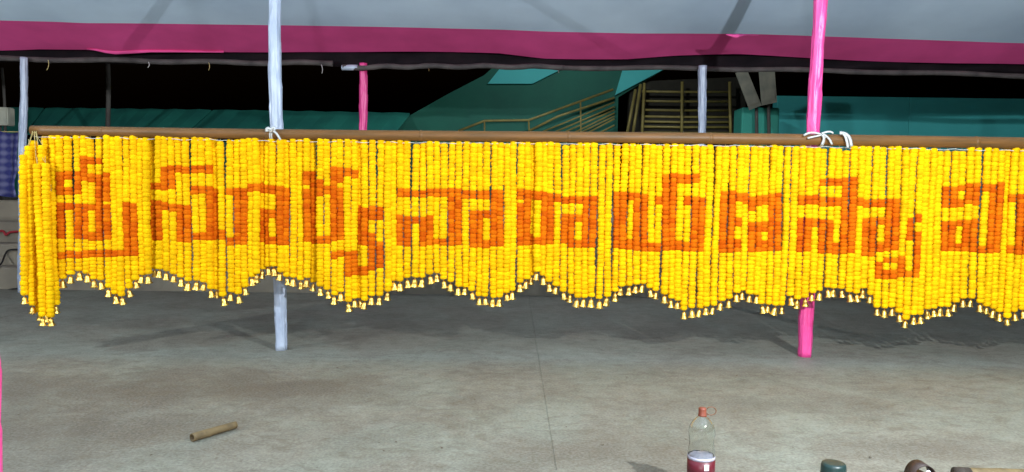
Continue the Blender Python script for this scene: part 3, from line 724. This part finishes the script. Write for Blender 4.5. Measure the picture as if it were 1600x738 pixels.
# red cord and dark cable on the steps
def cable(name, pts, r_, m_, label):
    bm = bmesh.new(); P_ = [Vector(p) for p in pts]; out = []
    for i in range(len(P_) - 1):
        for k in range(8):
            t = k / 8; p0, p1, p2, p3 = P_[max(i-1, 0)], P_[i], P_[i+1], P_[min(i+2, len(P_)-1)]
            out.append(0.5 * ((2*p1) + (p2-p0)*t + (2*p0-5*p1+4*p2-p3)*t*t + (3*p1-p0-3*p2+p3)*t**3))
    out.append(P_[-1]); tube(bm, out, r_, 8); o = obj(name, bm, m_, origin=P_[0]); return tag(o, label, 'cable')
cable('red_cord', [at(-20, 366, 9.02), at(3, 361, 9.03), at(9, 367, 9.02), at(16, 363, 9.04), at(30, 362, 9.04)], 0.014, 'red', 'short red cord lying on the steps at the left edge')
cable('black_cable', [at(-20, 418, 8.44), at(0, 414, 8.43), at(8, 398, 8.70), at(14, 391, 8.72), at(30, 390, 8.72)], 0.010, 'black', 'dark cable looping over the steps at the left edge')
cable('black_cable', [at(-30, 462, 8.40), at(0, 457, 8.42), at(18, 452, 8.43), at(40, 450, 8.43)], 0.008, 'black', 'dark cable along the foot of the steps at left')

# ------------------------------------------------------------------ things on the floor
def cane_piece(name, pa, pb, r_, m_, label, hollow=True, dark_end=False):
    a, b = Vector(pa), Vector(pb); d = (b - a); L = d.length; n = 14
    root = empty(name, a - Vector((0, 0, r_))); tag(root, label, 'bamboo')
    bm = bmesh.new(); pts = []; rr = []
    for i in range(n + 1):
        t = i / n; pts.append(a + d * t); rr.append(r_ * (1 - 0.10 * t) * (1.06 if i in (5,) else 1))
    rings = tube(bm, pts, rr, 16, caps=not hollow)
    if hollow:
        inner = tube(bm, pts, [x * 0.72 for x in rr], 16, caps=False)
        for u, v in ((rings[0], inner[0]), (rings[-1], inner[-1])):
            for k in range(16): bm.faces.new((u[k], u[(k+1) % 16], v[(k+1) % 16], v[k]))
    obj('culm', bm, m_, root, origin=a - Vector((0, 0, r_)))
    if dark_end:
        bm = bmesh.new(); tube(bm, [a - d.normalized() * 0.012, a + d.normalized() * 0.05], [r_ * 1.04, r_ * 1.02], 16); obj('charred_end', bm, 'cane_dark', root, origin=a - Vector((0, 0, r_)))
p0, p1 = floor_at(300, 684, 0.02), floor_at(368, 664, 0.02)
cane_piece('bamboo_offcut', p0, p1, 0.020, 'cane', 'short tan bamboo offcut lying alone on the concrete floor')
p0, p1 = floor_at(1496, 742, 0.03), floor_at(1690, 746, 0.03)
cane_piece('bamboo_offcut', p0, p1, 0.030, 'cane', 'bamboo stick with a dark end cut off by the lower right corner', dark_end=True)

# bottle
BTY = 2.90; bc = at(1096, 700, BTY); bc.z = 0
root = empty('plastic_bottle', bc); tag(root, 'clear plastic drink bottle with brown cap and red label standing on concrete', 'bottle')
outer = [(0.0, 0.012), (0.030, 0.010), (0.045, 0.0), (0.052, 0.012), (0.054, 0.04), (0.0535, 0.06), (0.053, 0.15), (0.054, 0.155), (0.053, 0.165), (0.050, 0.19), (0.050, 0.215), (0.0525, 0.235), (0.052, 0.252), (0.046, 0.272), (0.035, 0.288), (0.024, 0.299), (0.0165, 0.306), (0.0145, 0.311), (0.0145, 0.318)]
inner = [(r_ - 0.0012 if r_ > 0.002 else 0, z + (0.0015 if z < 0.02 else 0)) for r_, z in outer]
bm = bmesh.new(); lathe(bm, outer + inner[::-1], 40, bc)
rn = random.Random(4)
for v in bm.verts:                                   # dents
    d = v.co - bc; a = math.atan2(d.y, d.x)
    if 0.16 < d.z < 0.26:
        k = 1 - 0.085 * max(0, math.sin(4 * a + d.z * 75)) * math.sin((d.z - 0.16) / 0.10 * math.pi)
        v.co.x = bc.x + d.x * k; v.co.y = bc.y + d.y * k
obj('shell', bm, 'pet', root, origin=bc)
bm = bmesh.new(); lathe(bm, [(0.0, 0.014), (0.044, 0.014), (0.0515, 0.05), (0.0515, 0.140), (0.046, 0.149), (0.034, 0.154), (0.018, 0.158), (0.0, 0.159)], 32, bc)
for v in bm.verts:
    if v.co.z > 0.138: v.co.z += rn.uniform(-0.004, 0.004)
obj('froth', bm, 'froth', root, origin=bc)
bm = bmesh.new(); lathe(bm, [(0.0542, 0.062), (0.0548, 0.062), (0.0548, 0.137), (0.0542, 0.137)], 40, bc); lab = obj('label', bm, 'label', root, origin=bc)
bm = bmesh.new(); lathe(bm, [(0.0538, 0.1375), (0.0544, 0.1375), (0.0542, 0.150), (0.0536, 0.150)], 40, bc); obj('white_band', bm, 'froth', lab, origin=bc)
bm = bmesh.new()
for s, zz in ((0.0555, 0.108), (0.0555, 0.128)):
    pass
A0 = -math.pi / 2 + 0.0
pts = []
for k in range(5):
    a = A0 - 0.02 + 0.36 * k / 4; pts.append([bm.verts.new(bc + Vector((0.0552 * math.cos(a), 0.0552 * math.sin(a), z))) for z in (0.104, 0.128)])
for u, v in zip(pts, pts[1:]): bm.faces.new((u[0], v[0], v[1], u[1]))
obj('print_patch', bm, 'paper', lab, origin=bc)
bm = bmesh.new(); lathe(bm, [(0.0, 0.341), (0.0130, 0.341), (0.0150, 0.338), (0.0155, 0.334), (0.0155, 0.315), (0.0175, 0.312), (0.0175, 0.308), (0.0, 0.308)], 24, bc)
capo = obj('cap', bm, 'cap', root, origin=bc)
bm = bmesh.new(); pts = []
for k in range(21):
    a = math.pi * 0.80 - 2 * math.pi * 0.80 * k / 20
    pts.append(bc + Vector((0.033 + 0.020 * math.cos(a), -0.004, 0.329 + 0.0165 * math.sin(a))))
tube(bm, pts, 0.0022, 8); obj('loop', bm, 'ring', capo, origin=bc)

# dark tumbler, sandal
tc_ = at(1302, 740, 2.95); tc_.z = 0
root = empty('tumbler', tc_); tag(root, 'dark green upturned tumbler at the bottom edge', 'tumbler')
bm = bmesh.new(); hT = at(1302, 723, 2.95).z
lathe(bm, [(0.052, 0.0), (0.053, 0.004), (0.0525, 0.010), (0.048, hT - 0.012), (0.045, hT - 0.002), (0.038, hT), (0.0, hT - 0.003)], 32, tc_); obj('cup', bm, 'tumbler', root, origin=tc_)
bm = bmesh.new(); lathe(bm, [(0.0525, 0.012), (0.0545, 0.010), (0.055, 0.004), (0.0535, 0.0)], 32, tc_); obj('rim', bm, 'tumbler', root, origin=tc_)
sc_p = floor_at(1440, 752); root = empty('sandal', sc_p); tag(root, 'dark brown sandal with arched strap at the bottom edge', 'sandal')
bm = bmesh.new(); L = []
for i in range(15):
    t = i / 14; y = -0.17 + 0.26 * t; wdt = 0.046 * (math.sin(math.pi * (0.12 + 0.80 * t)) ** 0.5)
    L.append([bm.verts.new(sc_p + Vector((s * wdt, y, z))) for s, z in ((-1, 0.002), (1, 0.002), (1, 0.022), (-1, 0.022))])
for u, v in zip(L, L[1:]):
    for k in range(4): bm.faces.new((u[k], v[k], v[(k+1) % 4], u[(k+1) % 4]))
bm.faces.new(L[0]); bm.faces.new(L[-1][::-1]); obj('sole', bm, 'brown', root, origin=sc_p)
bm = bmesh.new(); L = []
hS = at(1441, 724, sc_p.y).z
for i in range(17):
    a = math.pi * i / 16
    L.append([bm.verts.new(sc_p + Vector((-math.cos(a) * 0.052 * k, 0.01 + w_, 0.012 + math.sin(a) * (hS - 0.012) * k))) for k, w_ in ((1.0, -0.035), (1.0, 0.035), (0.93, 0.035), (0.93, -0.035))])
for u, v in zip(L, L[1:]):
    for k in range(4): bm.faces.new((u[k], v[k], v[(k+1) % 4], u[(k+1) % 4]))
bm.faces.new(L[0]); bm.faces.new(L[-1][::-1]); obj('strap', bm, 'brown', root, origin=sc_p)
bm = bmesh.new(); bmesh.ops.create_uvsphere(bm, u_segments=12, v_segments=8, radius=0.011)
for v in bm.verts: v.co = Vector((v.co.x, v.co.y * 0.4, v.co.z)) + sc_p + Vector((0.010, -0.028, hS - 0.030))
obj('buckle', bm, 'paper', root, origin=sc_p)

# small litter on the concrete
bm = bmesh.new(); rl = random.Random(9)
spots = [(230, 473), (527, 575), (420, 590), (592, 692), (600, 705), (1280, 610), (1450, 607), (690, 700), (1240, 700), (300, 640), (980, 590), (1360, 715)]
for x, y in spots + [(rl.uniform(20, 1580), rl.uniform(560, 735)) for _ in range(14)]:
    p = floor_at(x, y, 0.003); a = rl.uniform(0, 6.28); s = rl.uniform(0.004, 0.012)
    q = [p + Vector((math.cos(a + k) * s * e, math.sin(a + k) * s * e, rl.uniform(0, 0.004))) for k, e in ((0, 1.6), (1.3, 0.5), (2.6, 1.2), (3.6, 1.0), (5.0, 0.5))]
    bm.faces.new([bm.verts.new(v) for v in q])
o = obj('litter', bm, 'scrap', smooth=False, origin=(0, 4, 0)); tag(o, 'tiny dark scraps strewn over the concrete floor', 'litter', kind='stuff')

# ------------------------------------------------------------------ the lamps
# ------------------------------------------------------------------ yard lamp outside the tent (above the canopy edge)
yl = Vector((1.0, 10.6, 4.3)); root = empty('yard_lamp', yl); tag(root, 'lit yard lamp on a tall post beyond the tent', 'lamp')
bm = bmesh.new(); lathe(bm, [(0.02, 0.12), (0.06, 0.10), (0.16, 0.02), (0.17, 0.015), (0.055, 0.09), (0.02, 0.10)], 20, yl); obj('shade', bm, 'socket', root, origin=yl)
bm = bmesh.new(); tube(bm, [yl + Vector((0, 0, 0.11)), yl + Vector((0, 0.0, 0.22)), yl + Vector((0.5, 0, 0.25)), yl + Vector((9.4, 0, 0.2)), Vector((10.45, 10.6, 4.2)), Vector((10.5, 10.6, 0.0))], 0.03, 10); obj('post', bm, 'dimpole', root, origin=yl)
ld = bpy.data.lights.new('yard_light', 'POINT'); ld.energy = 95; ld.shadow_soft_size = 0.06; ld.color = LAMP_COL
lo = bpy.data.objects.new('yard_light', ld); col.objects.link(lo); lo.parent = root; lo.location = (0, 0, -0.02)
side = ['right', 'left', 'rear']
LB = ['lit white bulb hanging from the canopy at front right', 'lit white bulb hanging from the canopy at far left', 'added white fill bulb hanging from the canopy behind the viewer']
for (x, y, z, W, rad), lb in zip(LAMPS, LB):
    root = empty('hanging_bulb', (x, y, z)); tag(root, lb, 'lamp', 'lit bulbs hung under the canopy')
    zt = canopy_z(x, y)
    bm = bmesh.new(); tube(bm, [(x, y, zt), (x, y, z + 0.19)], 0.005, 6); obj('cord', bm, 'black', root, origin=(x, y, z))
    bm = bmesh.new(); lathe(bm, [(0, 0.20), (0.018, 0.20), (0.020, 0.14), (0, 0.14)], 16, (x, y, z)); obj('socket', bm, 'socket', root, origin=(x, y, z))
    bm = bmesh.new(); lathe(bm, [(0.017, 0.14), (0.03, 0.125), (0.032, 0.11), (0.0, 0.10)], 20, (x, y, z)); obj('bulb', bm, 'bulb', root, origin=(x, y, z))
    ld = bpy.data.lights.new('bulb_light', 'POINT'); ld.energy = W; ld.shadow_soft_size = rad; ld.color = LAMP_COL
    lo = bpy.data.objects.new('bulb_light', ld); col.objects.link(lo); lo.parent = root; lo.location = (0, 0, 0)
